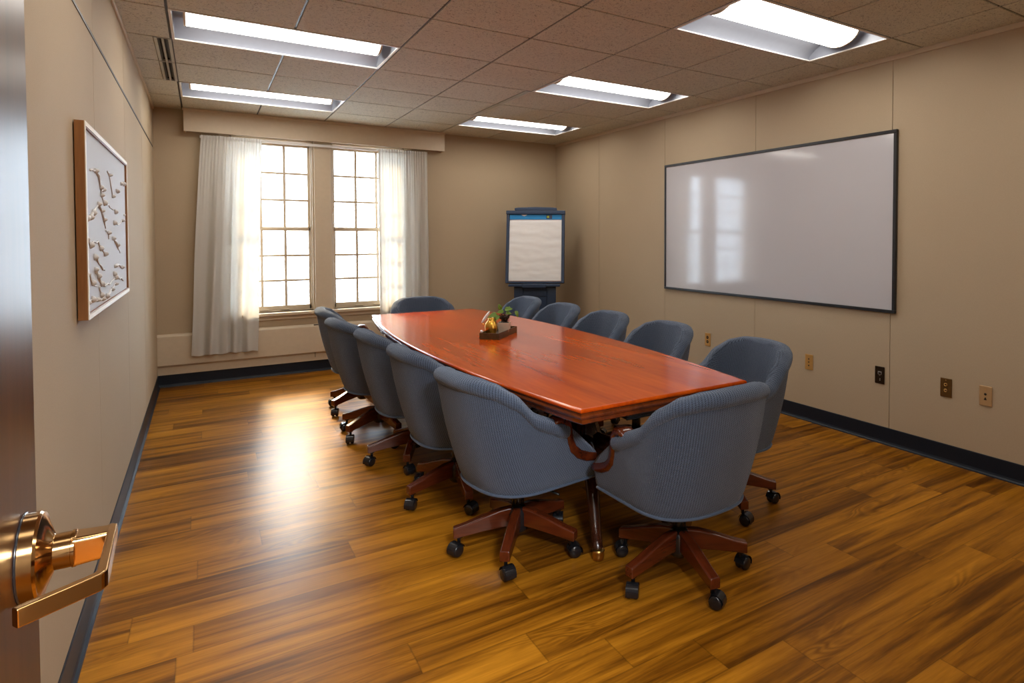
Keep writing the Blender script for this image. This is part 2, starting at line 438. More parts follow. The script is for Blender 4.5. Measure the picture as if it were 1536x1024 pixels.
# valance board
va = empty('valance', (1.105,7.06,2.41)); tag(va, 'long cream box valance above the two windows', 'valance')
def rel(mbx, o): mbx.v = [p - Vector(o) for p in mbx.v]; return mbx
vo = (1.105,7.06,2.41)
mb = MB(); X0, X1 = -.135, 2.348
mb.box((X0,7.0,2.405),(X1,7.02,2.612)); mb.box((X0,7.02,2.405),(X0+.02,D,2.612)); mb.box((X1-.02,7.02,2.405),(X1,D,2.612)); mb.box((X0,7.02,2.59),(X1,D,2.61))
rel(mb,vo).build('valance_board', M['paint'], va, bevel=.003)
mb = MB(); mb.box((X0-.008,6.988,2.598),(X1+.008,7.0,2.6205)); rel(mb,vo).build('crown_strip', M['paint'], va, bevel=.004)
# curtain rod (flat white rod on brackets)
rd = empty('curtain_rod', (1.08,7.055,2.375)); tag(rd, 'flat white curtain rod under the valance', 'curtain rod')
mb = MB(); mb.box((-.01,7.062,2.358),(2.155,7.074,2.384)); rel(mb,(1.08,7.055,2.375)).build('rod', M['white'], rd, bevel=.004)
for x in (-.005,1.07,2.135): rel(MB().box((x,7.074,2.362),(x+.015,D-.02,2.38)),(1.08,7.055,2.375)).build('bracket', M['white'], rd)

# curtains
def curtain(name, xt, xb, ztop, zbot, seed, label, folds, split=None):
    rnd = random.Random(seed); NU, NV = 150, 60
    ph = [rnd.uniform(0,6.28) for _ in range(6)]
    rows = []; uvs = []
    for j in range(NV+1):
        v = j/NV; z = ztop+(zbot-ztop)*v; row = []
        a = xt[0]+(xb[0]-xt[0])*(v**.8); b = xt[1]+(xb[1]-xt[1])*(v**.9)
        for i in range(NU+1):
            u = i/NU
            gath = .005*sin(2*pi*u*20+ph[0])*max(0,1-v*2.6)
            big = (.012+.022*min(1,v*1.7))*(.6*sin(2*pi*(u*folds+.10*sin(3*v+ph[1]))+ph[2]) + .4*sin(2*pi*(u*folds*1.7+.12*v)+ph[3]))
            fl = .003*v*sin(2*pi*u*folds*2.3+4*v+ph[4])
            y = -gath-big-fl
            if split:
                d_ = abs(u-(split[0]+(split[1]-split[0])*v)); y += .032*math.exp(-(d_/.03)**2)*min(1,v*3)
            x = a+(b-a)*u+.004*v*sin(9*v+ph[5])*(1 if u in (0,1) else 0)
            zz = z + (.006*sin(2*pi*u*folds+ph[2]) if j == NV else 0)
            row.append((x,y,zz-ztop))
        rows.append(row)
    o = MB().grid(rows).build(name, M['curtain'])
    sd = o.modifiers.new('solid','SOLIDIFY'); sd.thickness = .0012
    o.location = (0,7.030,ztop); tag(o, label, 'curtain', 'white curtains')
    hem = [[(p[0],p[1]-.0022,p[2]) for p in rows[k]] for k in (NV-5,NV-4,NV-3,NV-2,NV-1,NV)]
    MB().grid(hem).build('hem', M['curtain'], o)
    sh = [[(p[0],p[1]-.0022,p[2]) for p in rows[k][:7]] for k in range(NV+1)]; MB().grid(sh).build('side_hem', M['curtain'], o)
    hd = [[(p[0],p[1]-.002,p[2]+.02) for p in rows[k]] for k in (0,1)]; MB().grid(hd).build('header', M['curtain'], o)
    return o
curtain('curtain', (.002,.505), (-.105,.445), 2.365, .285, 3, 'white curtain hanging left of the windows, over the radiator cover', 3.2, (.55,.57))
curtain('curtain', (1.615,2.15), (1.625,2.165), 2.365, .30, 11, 'white curtain hanging right of the windows, behind the far end chair', 3.6)

# radiator cover
rc = empty('radiator_cover', (.99,D,.2)); tag(rc, 'long low cream radiator cover along the wall under the windows', 'radiator cover')
ro = (.99,D,.2)
mb = MB()
pr = [(-.002,.21),(-.046,.205),(-.048,.215),(-.048,.475),(-.042,.488),(-.02,.500),(-.002,.500)]
mb.sweep([((XL,D,0),(0,1,0),(0,0,1)),((2.35,D,0),(0,1,0),(0,0,1))], pr)
rel(mb,ro).build('cover_panel', M['paint'], rc, bevel=.003)
mb = MB(); mb.box((XL,D-.02,.117),(2.35,D-.002,.21)); rel(mb,ro).build('recessed_base', M['paint'], rc)
mb = MB().box((.96,D-.043,.490),(1.02,D-.030,.4985)); rel(mb,ro).build('top_slot', M['hole'], rc)
mb = MB().box((.97,D-.0215,.15),(.975,D-.019,.2)); rel(mb,ro).build('joint', M['hole'], rc)

# ----------------------------------------------------------------- ceiling lights
def make_light():
    r = empty('ceiling_light')
    hx, hy, dp = .6035, .2985, .115
    mb = MB(); rows = []
    N = 12; pts = [(-hy,0)] + [(-hy+.01+ (2*hy-.02)*k/N, .03+(dp-.03)*sin(pi*k/N)**.7) for k in range(N+1)] + [(hy,0)]
    ends = (-hx+.012, hx-.012)
    mb.grid([[(x,y,z) for y,z in pts] for x in ends], smooth=True)
    for x in ends:
        mb.add([(x,y,z) for y,z in pts], [tuple(range(len(pts)))])
    mb.build('reflector', M['pan'], r)
    mb = MB(); t = .013
    mb.box((-hx,-hy,-.003),(hx,-hy+t,.004)); mb.box((-hx,hy-t,-.003),(hx,hy,.004)); mb.box((-hx,-hy+t,-.003),(-hx+t,hy-t,.004)); mb.box((hx-t,-hy+t,-.003),(hx,hy-t,.004))
    mb.build('trim_frame', M['white'], r)
    lw, lh, lx = .135, .085, hx-.075
    arc = [(lw*cos(a), .10-lh*sin(a)) for a in [pi*k/18 for k in range(19)]]
    MB().grid([[(x,y,z) for y,z in arc] for x in (-lx,lx)]).build('lens', M['lens'], r)
    for s in (-1,1):
        mb = MB(); x0, x1 = sorted((s*lx, s*(lx+.012)))
        a2 = [((lw+.003)*cos(a), .102-(lh+.005)*sin(a)) for a in [pi*k/18 for k in range(19)]]
        mb.sweep([((x0,0,0),(0,1,0),(0,0,1)),((x1,0,0),(0,1,0),(0,0,1))], a2)
        mb.build('lens_end_cap', M['lensend'], r)
    return r
LL = ['larger-looking ceiling light at the upper left, nearer of the left pair',
      'ceiling light on the left just in front of the valance',
      'nearest ceiling light, above the whiteboard at the top right of the photo',
      'ceiling light in the middle of the right row, above the far end of the whiteboard',
      'farthest small ceiling light on the right, close to the back wall above the flip chart',
      'ceiling light on the left above the near end of the table, out of the photo',
      'ceiling light at the right near the door wall, out of the photo',
      'ceiling light over the doorway side, out of the photo']
pl = make_light()
for k, (a,b,c,d) in enumerate(LIGHTS):
    o = pl if k == 0 else copy_tree(pl)
    o.location = ((XC[a]+XC[b])/2, (YR[c]+YR[d])/2, H)
    tag(o, LL[k], 'ceiling light', 'recessed fluorescent ceiling lights')

# slot diffusers
def make_diff(wide):
    r = empty('air_diffuser'); L_ = .2985
    mb = MB(); w = wide
    for a, b in ((-w,-w+.016),(-.006,.006),(w-.016,w)): mb.box((a,-L_,-.003),(b,L_,.012))
    mb.box((-w,-L_,-.003),(w,-L_+.006,.012)); mb.box((-w,L_-.006,-.003),(w,L_,.012))
    mb.build('diffuser_frame', M['steel'], r)
    MB().box((-w,-L_,.022),(w,L_,.024)).build('slot_back', M['hole'], r)
    mb = MB()
    for q in (-.5,.5): mb.box((w*q-.003,-L_,.004),(w*q+.003,L_,.02))
    mb.build('vane', M['blackmetal'], r)
    return r
DL = ['black slotted air diffuser in the ceiling touching the nearer left light','black slotted air diffuser in the ceiling touching the far left light',
      'narrow slotted air diffuser next to the middle right ceiling light','narrow slotted air diffuser next to the farthest right ceiling light']
d0 = make_diff(.044); d1 = make_diff(.026)
for k, (src, x, j) in enumerate(((d0,-.143-.044,8),(d0,-.143-.044,9),(d1,2.295-.026,8),(d1,2.295-.026,9))):
    o = src if k in (0,2) else copy_tree(src)
    o.location = (x, (YR[j]+YR[j+1])/2, H); tag(o, DL[k], 'air diffuser', 'ceiling air diffusers')

# ----------------------------------------------------------------- whiteboard
wb = empty('whiteboard', (XR,3.6,.9)); tag(wb, 'large whiteboard in a thin black frame on the right wall', 'whiteboard')
ya, yb, za, zb = -1.235,1.225,0,1.228
MB().box((-.016,ya+.012,za+.012),(-.002,yb-.012,zb-.012)).build('board_surface', M['board'], wb)
mb = MB(); t = .022
for a, b in (((-.024,ya,za),(-.001,yb,za+t)),((-.024,ya,zb-t),(-.001,yb,zb)),((-.024,ya,za+t),(-.001,ya+t,zb-t)),((-.024,yb-t,za+t),(-.001,yb,zb-t))): mb.box(a,b)
mb.build('board_frame', M['boardframe'], wb, bevel=.002)

# ----------------------------------------------------------------- wall plates
def plate(y, z, mat, label, kind, hw=.0355, hh=.059):
    r = empty('wall_plate', (XR,y,z)); tag(r, label, 'wall plate', 'outlet plates on the right wall')
    MB().box((-.007,-hw,-hh),(-.0005,hw,hh)).build('cover', mat, r, bevel=.003)
    def disc(yy, zz, rad, m, nm, dep=.0085, seg=16):
        MB().lathe([(rad,0),(rad,dep),(rad*.8,dep+.0006)], seg, M=T(0,yy,zz) @ RY(-pi/2)).build(nm, m, r)
    def ring(yy, zz, r0, r1, m, nm, dep):
        MB().lathe([(r1,.004),(r1,dep),(r0,dep),(r0,.004)], 18, M=T(0,yy,zz) @ RY(-pi/2)).build(nm, m, r)
    if kind == 'duplex':
        for zz in (-.02,.02):
            MB().prism([(.014*cos(a)*1.05,.0145*sin(a)) for a in [2*pi*k/20 for k in range(20)]],0,.0085, M=T(0,0,zz) @ RY(-pi/2) @ RZ(pi/2)).build('receptacle', M['hole'], r)
            mb = MB()
            for yy in (-.005,.005): mb.box((-.0092,yy-.001,zz-.003),(-.008,yy+.001,zz+.005))
            mb.build('slot', M['platebrass'], r)
        disc(0,0,.003,M['brass'],'screw',.0078,10)
    elif kind == 'three':
        for zz in (-.026,0,.024): disc(0,zz,.0058,M['hole'],'jack',.0078,12)
    elif kind == 'data':
        MB().box((-.0095,-.016,.004),(-.006,.012,.026)).build('jack', M['steel'], r, bevel=.002)
        MB().prism([(-.016,-.012),(.014,-.014),(-.002,.006)],0,.0025, M=T(-.0068,0,0) @ RY(-pi/2) @ RZ(pi/2)).build('clip', M['steel'], r)
        for zz in (-.034,-.024): disc(-.004,zz,.0035,M['steel'],'screw',.008,10)
        MB().box((-.0098,-.012,.008),(-.0093,.006,.02)).build('jack_opening', M['hole'], r)
    elif kind == 'coax':
        for zz in (-.017,.019): 
            ring(0,zz,.0055,.0105,M['brass'],'connector',.013); disc(0,zz,.0055,M['hole'],'connector_core',.009,12)
        disc(0,.047,.003,M['brass'],'screw',.0078,10)
    else:
        disc(0,.010,.0075,M['hole'],'round_hole',.0076,16)
        MB().prism([(-.0085,.006),(.0085,.006),(.004,.009),(0,.006),(-.004,.009),(0,-.0115)][:2]+[(0,-.0115)],0,.0011, M=T(-.0068,0,-.018) @ RY(-pi/2) @ RZ(pi/2)).build('heart_hole', M['hole'], r)
        disc(0,.038,.0028,M['brass'],'screw',.0078,10)
    return r
plate(4.205,.473,M['platebrass'],'small brass outlet plate with two black sockets, farthest from the door, behind the blue chairs','duplex')
plate(3.071,.456,M['platebrass'],'brass wall plate with three small dark holes in a column','three')
plate(2.480,.466,M['platedark'],'almost black wall plate with silvery jack, beside a wall seam','data')
plate(2.028,.471,M['platebronze'],'dark bronze wall plate with two round brass connectors','coax')
plate(1.795,.469,M['plateivory'],'tan wall plate with two dark holes, nearest the right edge of the photo','two')

# ----------------------------------------------------------------- wall art
AY0, AY1, AZ0, AZ1, AX = 2.80, 4.225, 1.118, 1.815, -.335
ar = empty('wall_art', (XL,(AY0+AY1)/2,AZ0)); tag(ar, 'oak framed white relief artwork hanging on the left wall', 'artwork')
ao = (XL,(AY0+AY1)/2,AZ0)
mb = MB(); x0 = XL+.004; x1 = AX-.003; t = .02
for a, b in (((x0,AY0,AZ0),(x1,AY0+t,AZ1)),((x0,AY1-t,AZ0),(x1,AY1,AZ1)),((x0,AY0+t,AZ0),(x1,AY1-t,AZ0+t)),((x0,AY0+t,AZ1-t),(x1,AY1-t,AZ1))): mb.box(a,b)
rel(mb,ao).build('art_frame', M['oak'], ar)
mb = MB(); x0, x1 = AX-.003, AX; t = .016
for a, b in (((x0,AY0,AZ0),(x1,AY0+t,AZ1)),((x0,AY1-t,AZ0),(x1,AY1,AZ1)),((x0,AY0+t,AZ0),(x1,AY1-t,AZ0+t)),((x0,AY0+t,AZ1-t),(x1,AY1-t,AZ1))): mb.box(a,b)
rel(mb,ao).build('frame_lip', M['lip'], ar)
CXp = AX-.010
rel(MB().box((CXp-.012,AY0+.018,AZ0+.018),(CXp,AY1-.018,AZ1-.018)),ao).build('canvas', M['canvas'], ar)
STR = [[(2.83, 1.616), (2.86, 1.62)], [(2.968, 1.655), (3.026, 1.664), (3.098, 1.667), (3.177, 1.656), (3.206, 1.632), (3.236, 1.612), (3.303, 1.607)], [(3.236, 1.612), (3.251, 1.581), (3.344, 1.554), (3.518, 1.547), (3.729, 1.53)], [(3.465, 1.7), (3.542, 1.687), (3.577, 1.65), (3.635, 1.598)], [(2.83, 1.489), (2.85, 1.475), (2.943, 1.482), (3.013, 1.501), (3.095, 1.529), (3.159, 1.541)], [(3.159, 1.541), (3.254, 1.518), (3.318, 1.483), (3.37, 1.449)], [(3.368, 1.436), (3.458, 1.429), (3.47, 1.409)], [(2.83, 1.401), (2.876, 1.397), (2.939, 1.38)], [(2.985, 1.388), (3.135, 1.387), (3.196, 1.365), (3.33, 1.339)], [(2.83, 1.277), (2.911, 1.268), (2.962, 1.24), (3.077, 1.219)], [(3.039, 1.286), (3.114, 1.257), (3.206, 1.221), (3.308, 1.205), (3.499, 1.208), (3.691, 1.222)], [(2.83, 1.177), (2.871, 1.178), (2.953, 1.179), (3.069, 1.168), (3.23, 1.158)], [(3.674, 1.477), (3.86, 1.475), (4.04, 1.496)], [(3.618, 1.404), (3.774, 1.372), (3.902, 1.327)], [(3.664, 1.275), (3.823, 1.278), (3.972, 1.258)], [(3.632, 1.241), (3.812, 1.216), (4.012, 1.188)], [(4.002, 1.683), (4.122, 1.69)], [(3.034, 1.333), (3.154, 1.304), (3.319, 1.27)], [(3.352, 1.16), (3.535, 1.176), (3.685, 1.191)], [(4.113, 1.532), (4.169, 1.528)], [(3.794, 1.634), (3.822, 1.631)], [(3.139, 1.212), (3.186, 1.178)]]
mb = MB(); rnd = random.Random(5)
for si, st in enumerate(STR):
    pts = []
    for (a,b),(c,d) in zip(st[:-1],st[1:]):
        n = max(2,int(sqrt((a-c)**2+(b-d)**2)/.018))
        for q in range(n): pts.append((a+(c-a)*q/n, b+(d-b)*q/n))
    pts.append(st[-1]); P = []; R = []; W = rnd.uniform(.006,.011)
    for q,(y,z) in enumerate(pts):
        nz = noise.noise((y*14,z*14,si*3.1)); n2 = noise.noise((y*30,z*30,7+si))
        P.append((CXp+.001, y+.012*n2, z+.012*nz)); f = q/(len(pts)-1) if len(pts)>1 else 0
        R.append(max(.0022, W*(.35+.65*abs(noise.noise((y*9,z*9,si+20)))*2.2)*(1-.55*f)))
    mb.tube(P, R, 8)
    for q in range(len(st)):
        if rnd.random() < .55:
            y, z = st[q]; rr = rnd.uniform(.007,.013)
            mb.lathe([(rr*1.05,0),(rr,.006),(rr*.6,.013),(rr*.1,.016)], 10, M=T(CXp-.001,y,z) @ RY(pi/2))
rel(mb,ao).build('plaster_relief', M['relief'], ar)

# ----------------------------------------------------------------- door
dr = struct(empty('door_1', (-.165,YN,0)))
MB().box((-.049,.0,.012),(-.005,.91,2.11)).build('door_panel', M['door'], dr, bevel=.002)
mb = MB()
for z in (.25,1.05,1.85): mb.tube([(-.002,-.002,z-.05),(-.002,-.002,z+.05)], .007, 10)
mb.build('hinge', M['handle'], dr)
MB().box((-.043,.9095,.93),(-.011,.9115,1.16)).build('latch_plate', M['handle'], dr)
HZ = 1.052; hy = .842   # handle axis, relative to the hinge
hd = MB()
fx = -.005
Mh = T(fx,hy,HZ) @ RY(pi/2)
hd.lathe([(.0475,.0),(.0475,.014),(.0455,.0165),(.043,.0165),(.0205,.0255),(.0195,.0265),(.0195,.041),(.0205,.0415),(.0205,.0445),(.017,.0455)], 40, M=Mh)
hob = hd.build('door_handle', M['handle'], dr)
e = hob.modifiers.new('es','EDGE_SPLIT'); e.split_angle = radians(25)
MB().lathe([(.0488,-.0005),(.0488,.002)], 40, M=Mh).build('gasket', M['black'], hob)
# lever: square neck, bar towards the hinge and a return to the door
lv = MB()
nk = [(.042,.0165,.0165),(.058,.0150,.0155),(.0755,.0125,.0150)]
rows = []
for dx, a, b in nk:
    rows.append([(fx+dx, hy+ty*a, HZ+tz*b) for ty, tz in ((-1,-.8),(-.8,-1),(.8,-1),(1,-.8),(1,.8),(.8,1),(-.8,1),(-1,.8))])
lv.grid(rows, closed_v=True, caps=True, smooth=False)
path = [(.0715,.012),(.0765,.008),(.0795,-.112),(.076,-.119),(.021,-.154)]
zb_, zt_ = HZ-.003, HZ+.0150
def off_path(pts, d):
    out = []
    for i,(x,y) in enumerate(pts):
        if i == 0: dx,dy = pts[1][0]-x, pts[1][1]-y
        elif i == len(pts)-1: dx,dy = x-pts[-2][0], y-pts[-2][1]
        else:
            a = Vector((x-pts[i-1][0],y-pts[i-1][1])).normalized(); b = Vector((pts[i+1][0]-x,pts[i+1][1]-y)).normalized(); dx,dy = (a+b)
        l = sqrt(dx*dx+dy*dy); out.append((x-dy/l*d, y+dx/l*d))
    return out
A_, B_ = off_path(path,.0048), off_path(path,-.0048)
rows = []
for (ax,ay),(bx,by) in zip(A_,B_):
    rows.append([(fx+ax,hy+ay,zb_),(fx+bx,hy+by,zb_),(fx+bx,hy+by,zt_),(fx+ax,hy+ay,zt_)])
lv.grid(rows, closed_v=True, caps=True, smooth=False)
lv.build('lever', M['handle'], hob, bevel=.0016, bseg=3)

# ----------------------------------------------------------------- conference table
TC = (1.64,3.745); TL = 1.74; TZ = .75
tb = empty('conference_table', (TC[0],TC[1],0)); tag(tb, 'long glossy cherry-red boat-shaped conference table in the middle of the room', 'table')
def halfw(y): return .446+.144*(1-(y/TL)**2)
def outline(y0, y1, n=26, ins=0.):
    ys = [y0+(y1-y0)*k/n for k in range(n+1)]
    def cl(y): return max(-TL+ins, min(TL-ins, y)) if ins else y
    return [(halfw(y)-ins, cl(y)) for y in ys] + [(-(halfw(y)-ins), cl(y)) for y in reversed(ys)]
prof = [(.012,TZ),(.006,TZ-.0008),(.002,TZ-.004),(0,TZ-.009),(.001,TZ-.014),(.006,TZ-.0165)]
prof2 = [(.006,TZ-.0165),(.009,TZ-.020),(.009,TZ-.023),(.003,TZ-.027),(.001,TZ-.033),(.004,TZ-.040),(.011,TZ-.045),(.013,TZ-.060),(.017,TZ-.0645)]
for (a,b) in ((-TL,-.0006),(.0006,TL)):
    for nm, pf, mt in (('tabletop',prof,M['tabletop']),('table_edge',prof2,M['tableedge'])):
        rows = []
        for ins, z in pf:
            ys = [a+(b-a)*k/26 for k in range(27)]
            def cy(y):
                if a < -1: return max(y,-TL+ins)
                return min(y,TL-ins)
            rows.append([(halfw(y)-ins, cy(y), z) for y in ys]+[(-(halfw(y)-ins), cy(y), z) for y in reversed(ys)])
        mb = MB(); mb.grid(rows, closed_v=True, caps=True, smooth=False)
        mb.build(nm, mt, tb)
# pedestals with curved legs and brass toe caps
for yy in (-1.02,1.02):
    mb = MB(); mb.lathe([(.11,.30),(.13,.33),(.10,.37),(.075,.45),(.07,.56),(.10,.64),(.16,.66),(.16,.685)], 8, M=T(0,yy,0) @ RZ(pi/8), smooth=False)
    pd = mb.build('pedestal', M['tableleg'], tb, bevel=.004)
    for sx in (-1,1):
        for sy in (-1,1):
            tip = Vector((sx*.215, yy+sy*.48, 0)) if yy*sy > 0 else Vector((sx*.20, yy+sy*.30, 0))
            c0 = Vector((0,yy,0)); d_ = tip-c0
            pts = [c0+d_*f+Vector((0,0,z)) for f,z in ((.15,.37),(.35,.36),(.55,.30),(.70,.20),(.82,.11),(.92,.055),(1.0,.035))]
            MB().tube(pts, [.042,.04,.036,.031,.027,.025,.022], 10).build('leg', M['tableleg'], pd)
            MB().lathe([(.014,.0),(.024,.002),(.027,.018),(.025,.034),(.029,.040),(.020,.048)], 16, M=T(tip.x,tip.y,0)).build('toe_cap', M['brass'], pd)
# stretcher rails under the top
mb = MB(); mb.box((-.05,-1.3,.655),(.05,1.3,.6855)); 
for yy in (-1.3,0,1.3): mb.box((-.3,yy-.03,.655),(.3,yy+.03,.6855))
mb.build('under_rail', M['tableleg'], tb)

# ----------------------------------------------------------------- chairs
ZB = .335; CB = .68; NE = 2.6
def outer(c, z):
    t = max(0., min(1.05,(z-ZB)/.5)); s = 1 if c >= 0 else -1; a = abs(c)
    w = .248+.062*t+.014*sin(pi*min(1,t)); yb = .228+.117*t+.014*sin(pi*min(1,t))
    yf = .25-.20*sm01((z-.42)/.22)
    if a <= CB:
        th = a/CB*pi/2
        return Vector((s*w*sin(th)**(2/NE), -yb*max(0,cos(th))**(2/NE), z))
    return Vector((s*w, yf*(a-CB)/(1-CB), z))
def ztop(c):
    a = abs(c)
    pts = [(0,.848),(.18,.843),(.34,.822),(.48,.774),(.60,.684),(.70,.646),(.82,.632),(1,.626)]
    for (p,q),(r,s_) in zip(pts[:-1],pts[1:]):
        if a <= r: return q+(s_-q)*sm01((a-p)/(r-p))*.35+(s_-q)*((a-p)/(r-p))*.65
    return pts[-1][1]
def nrm(c, z):
    e = .012; a = outer(min(1,c+e),z); b = outer(max(-1,c-e),z); d = a-b
    n = Vector((-d.y, d.x, 0)).normalized()      # turned inward
    return n
# make sure it points inward
_s = 1 if nrm(0,.6).y > 0 else -1
def inward(c,z): return nrm(c,z)*_s
NC = 72
cs = [-1+2*k/NC for k in range(NC+1)]
def build_chair():
    r = empty('office_chair')
    rows = []; uvs = []; u = 0; prev = None
    for c in cs:
        zt = ztop(c)-.034; col = []; uv = []
        u = 5.
        K = 12
        for k in range(K+1):
            z = ZB+(zt-ZB)*k/K; p = outer(c,z)
            if k == 0: p = p + inward(c,z)*.008
            col.append(p); uv.append((u, z))
        n = inward(c,zt)
        for q, dz in ((.010,.012),(.026,.0325),(.044,.0325),(.062,.027)):
            col.append(outer(c,zt)+n*q+Vector((0,0,dz))); uv.append((u,zt+.01+q))
        zi = zt+.012
        for k in range(9):
            z = zi+(.40-zi)*k/8; th = .070+.012*sin(pi*k/8)
            col.append(outer(c,z)+inward(c,z)*th); uv.append((u, zt+.07+(zi-z)))
        # underside lip back to the outer bottom
        rows.append(col); uvs.append(uv)
    m = len(rows[0]); mid = NC//2
    for j in range(m):           # even weave: arc length along every row
        for i in range(mid+1, NC+1): uvs[i][j] = (uvs[i-1][j][0]+(rows[i][j]-rows[i-1][j]).length, uvs[i][j][1])
        for i in range(mid-1, -1, -1): uvs[i][j] = (uvs[i+1][j][0]-(rows[i][j]-rows[i+1][j]).length, uvs[i][j][1])
    mb = MB(); mb.grid(rows, uvs=uvs, closed_v=False)
    for idx in (0,len(rows)-1):
        b = idx*m; mb.f.append([b+j for j in range(m)]); mb.sm.append(False)
    mb.build('backrest', M['fabric'], r)
    # rolled top edge
    rows = []; uvs = []; u = 0; prev = None; SEG = 14
    for i, c in enumerate(cs):
        zt = ztop(c); rr = .034+.004*sm01((abs(c)-.4)/.4); cz = zt-rr
        ctr = outer(c,cz)+inward(c,cz)*(.024); ctr.z = cz
        if prev is not None: u += (ctr-prev).length
        prev = ctr.copy(); n = inward(c,cz); fx_ = 1.
        if i in (0,NC): fx_ = .55
        elif i in (1,NC-1): fx_ = .9
        rows.append([ctr+(-n)*(rr*1.10*fx_*cos(a))+Vector((0,0,rr*fx_*sin(a))) for a in [-pi/2+2*pi*k/SEG for k in range(SEG+1)]])
        uvs.append([(u*1.0,.0+k/SEG*2*pi*rr) for k in range(SEG+1)])
    mb = MB(); mb.grid(rows, uvs=uvs)
    for idx in (0,NC): mb.f.append([idx*(SEG+1)+j for j in range(SEG)]); mb.sm.append(True)
    mb.build('top_roll', M['fabric'], r)
    # welt cord along the bottom edge
    MB().tube([outer(c,ZB)+Vector((0,0,.003)) for c in cs], .006, 8).build('welt_cord', M['fabric'], r)
    # seat cushion
    rows = []; uvs = []
    pro = [(.86,.395),(1.,.405),(1.,.47),(.95,.488),(.8,.497),(.5,.503),(.05,.505)]
    for f, z in pro:
        ring = []; uv = []
        for k in range(48):
            a = 2*pi*k/48; ca, sa = cos(a), sin(a)
            x = .205*(1 if ca>=0 else -1)*abs(ca)**(2/3.2); y = .255*(1 if sa>=0 else -1)*abs(sa)**(2/3.2)
            ring.append((x*f, .025+y*f, z)); uv.append((x*f+.5,y*f+z))
        rows.append(ring); uvs.append(uv)
    mb = MB(); mb.grid(rows, closed_v=True, caps=True, uvs=uvs); mb.build('seat_cushion', M['fabric'], r)
    # seat base: closes the bottom and the front rail
    poly = [outer(c,ZB)+inward(c,ZB)*.012 for c in cs]
    MB().prism([(p.x,p.y) for p in poly], ZB+.002, .41).build('seat_base', M['fabric'], r)
    # carved wooden arm fronts
    for s in (-1,1):
        pts = [(-.010,.634),(.022,.642),(.050,.637),(.068,.615),(.076,.580),(.086,.540),(.106,.500),(.142,.468),(.190,.446),(.232,.436),(.256,.428)]
        path = []
        for i,(f,z) in enumerate(pts):
            c = s; x = abs(outer(s,z).x)-.028
            df = pts[min(i+1,len(pts)-1)][0]-pts[max(0,i-1)][0]; dz = pts[min(i+1,len(pts)-1)][1]-pts[max(0,i-1)][1]
            l = sqrt(df*df+dz*dz); nn = Vector((0,-dz/l,df/l))
            w = .036; th = [.008,.015,.019,.018,.018,.019,.022,.025,.027,.024,.014][i]
            path.append((Vector((s*x,f,z)), Vector((1,0,0))*w, nn*th))
        sec = [(cos(a)*(1 if abs(cos(a))<.9 else 1), sin(a)) for a in [2*pi*k/14 for k in range(14)]]
        sec = [((1 if ca>=0 else -1)*abs(ca)**.6, (1 if sa>=0 else -1)*abs(sa)**.6) for ca,sa in sec]
        mb = MB(); mb.sweep(path, sec, smooth=True); mb.build('arm_front', M['chairwood'], r)
    # mechanism, column, hub
    mb = MB(); mb.box((-.09,-.12,.300),(.09,.12,.337)); mb.box((-.035,-.05,.262),(.035,.07,.300)); mb.build('seat_mechanism', M['blackmetal'], r, bevel=.006)
    MB().tube([(.06,.03,.305),(.17,.05,.30),(.235,.06,.298)], .005, 8).build('tilt_lever', M['blackmetal'], r)
    mb = MB(); mb.lathe([(.022,.085),(.022,.19),(.028,.192),(.028,.275)], 18); mb.build('gas_column', M['black'], r)
    mb = MB(); mb.lathe([(.030,.075),(.042,.085),(.046,.10),(.046,.165),(.036,.185),(.026,.19)], 20); mb.build('hub', M['black'], r)
    proto_caster = None
    for k in range(5):
        mb = MB()
        st = [(.030,.019,.108,.192),(.08,.021,.106,.186),(.16,.0215,.098,.163),(.235,.0215,.087,.137),(.283,.0215,.080,.125),(.287,.020,.082,.122)]
        rows = []
        for x,w,z0,z1 in st:
            rows.append([(x,-w,z0),(x,w,z0),(x,w,z1-.006),(x,w-.006,z1),(x,-w+.006,z1),(x,-w,z1-.006)])
        mb.grid(rows, closed_v=True, caps=True, smooth=False)
        if k == 0: lg = mb.build('leg', M['chairwood'], r, bevel=.003); lm = lg.data
        else:
            lg = lg0.copy(); COL.objects.link(lg)
        if k == 0: lg0 = lg
        lg.parent = r; lg.rotation_euler = (0,0,2*pi*k/5)
        if k == 0:
            cm = MB()
            cm.tube([(.262,0,.055),(.262,0,.088)], .008, 10); cm.lathe([(.012,.075),(.017,.078),(.017,.085)], 12, M=T(.262,0,0))
            a0 = .7; Mc = T(.262,0,0) @ RZ(a0)
            for sy in (-1,1):
                cm.lathe([(.006,-.011),(.022,-.011),(.0275,-.006),(.0285,0),(.0275,.006),(.022,.011),(.006,.012)], 20, M=Mc @ T(.018,sy*.014,.0285) @ RX(pi/2))
            hood = []
            for q in range(9):
                a = radians(-20)+radians(190)*q/8
                hood.append([(.018+.033*cos(a), yy, .0285+.033*sin(a)) for yy in (-.024,-.012,.012,.024)])
            cm.grid(hood, M=Mc); cm.box((-.005,-.004,.02),(.02,.004,.05), M=Mc)
            cs0 = cm.build('caster', M['black'], lg)
            so = cs0.modifiers.new('s','SOLIDIFY') if False else None
        else:
            c2 = cs0.copy(); COL.objects.link(c2); c2.parent = lg
    return r
chair = build_chair()
FR = -pi/2   # chairs face local +Y
